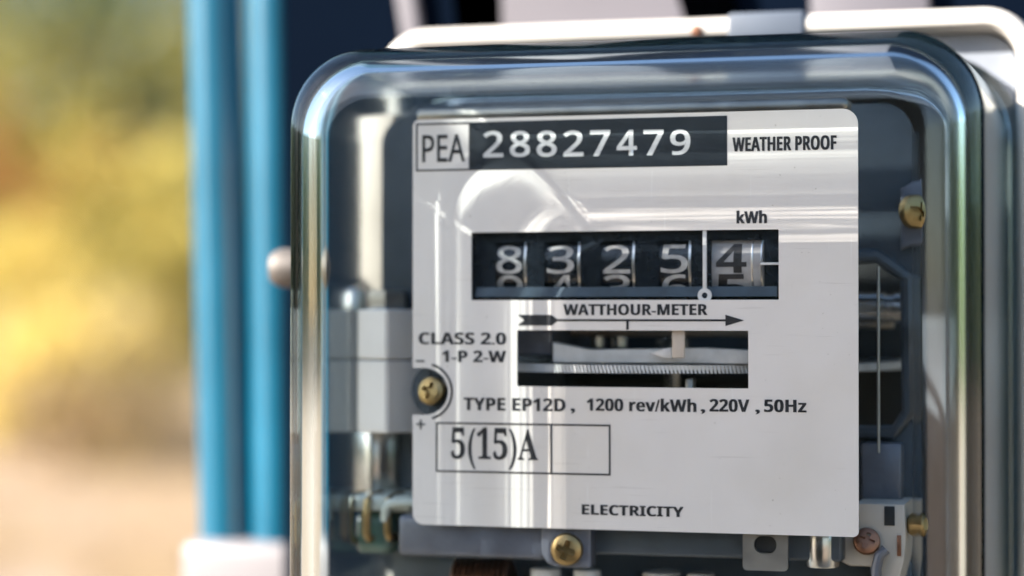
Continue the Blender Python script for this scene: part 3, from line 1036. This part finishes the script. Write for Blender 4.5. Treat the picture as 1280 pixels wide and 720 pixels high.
bot = [q.verts.new(v) for v in ((rx0 + .5, 1.59, lz_ - .2), (rx1 - .5, 1.59, lz_ - .2), (rx1 - .5, 1.55, lz2), (rx0 + .5, 1.55, lz2))]
q.faces.new(top)
for k in range(4):
    q.faces.new((top[k], bot[k], bot[(k + 1) % 4], top[(k + 1) % 4]))
q.faces.new(list(reversed(bot)))
bmesh.ops.recalc_face_normals(q, faces=list(q.faces))
build(led, 'register_ledge', M['ledge'], meter, smooth=False)
DRR = 9.0
DYD = GY + .25 + DRR
ZD = WZ(329, GY, 780)


def wrap(t2, dz):
    """bend a flat numeral round the drum"""
    zs_ = [v.co.z for v in t2.verts]
    z = math.floor(min(zs_) / .45) * .45
    while z < max(zs_):
        bmesh.ops.bisect_plane(t2, geom=list(t2.verts) + list(t2.edges) + list(t2.faces), plane_co=(0, 0, z), plane_no=(0, 0, 1))
        z += .45
    for v in t2.verts:
        a = (v.co.z - ZD) / DRR
        v.co = Vector((v.co.x, DYD - (DRR + .05) * math.cos(a), ZD + (DRR + .05) * math.sin(a)))


for k, ((a, c), d1, d2) in enumerate(zip(open_px, '83254', '94365')):
    white_drum = k == 4
    xa, xb = WX(a, GY + .5) - .25, WX(c, GY + .5) + .25
    dr = build(B().lathe([(DRR - .3, 0), (DRR, .15), (DRR, xb - xa - .55), (DRR + .0, xb - xa - .5), (DRR - .3, xb - xa - .45)], (xa, DYD, ZD), (1, 0, 0), 64),
               'digit_drum', M['grey_drum'] if white_drum else M['black'], meter, angle=30)
    if white_drum:
        dr['label'] = 'grey last digit drum with black numerals'
    wpx = (a + 1, a + 33) if not white_drum else (897, 935)
    if k in (1, 2, 3):
        wpx = (a + 3, a + 37)
    for s_, dz in ((d1, 0.0), (d2, -2 * math.pi * DRR / 10 * 1.0)):
        zt_, zb_ = WZ(306, GY + .3, 780) + dz, WZ(342, GY + .3, 780) + dz
        t2 = text_bm(styled(s_, 'light' if not white_drum else 'bold'), WX(wpx[0], GY + .3), WX(wpx[1], GY + .3), zb_, zt_, .012 if not white_drum else .0)
        wrap(t2, dz)
        build(B().merge(t2), 'numeral', M['ink'] if white_drum else M['digit'], dr, smooth=False)
    # bright machined rim of the drum at its right side
    x_r = WX(c - 3.5, GY + .5)
    if not white_drum:
        build(B().lathe([(DRR + .04, 0), (DRR + .14, .12), (DRR + .14, .5), (DRR + .04, .6)], (x_r, DYD, ZD), (1, 0, 0), 64), 'drum_rim', M['alu'], dr)
    else:
        for off, r_, wdt in ((-1.9, .05, .28), (-.2, .1, .3)):
            build(B().lathe([(DRR + .02, 0), (DRR + r_, .06), (DRR + r_, wdt), (DRR + .02, wdt + .06)], (x_r + off, DYD, ZD), (1, 0, 0), 64), 'drum_rim', M['alu'], dr)
# white decimal line with ring and the index tick on the mask
q = B()
xl = WX(883, .6)
q.box(xl - .38, xl + .38, .35, .75, WZ(364, .6), rz1, .1)
q.lathe([(.55, 0), (1.32, 0), (1.32, .4), (.55, .4), (.55, 0)], (xl, .3, WZ(369.5, .6)), (0, 1, 0), 32, closed=False)
build(q, 'decimal_pointer', M['inkw'], meter)
build(B().box(WX(952, .9), rx1 - .05, .8, 1.3, WZ(332.3, .9), WZ(329.3, .9), .08), 'index_tick', M['inkw'], meter)

# glass bends the sunlight: the cover casts caustics on the meter and what stands round it
cover.cycles.is_caustics_caster = True
for o in bpy.data.objects:
    if o.type == 'MESH' and o is not cover and o.parent is not None and (o.parent is meter or o.parent.parent is meter):
        o.cycles.is_caustics_receiver = True
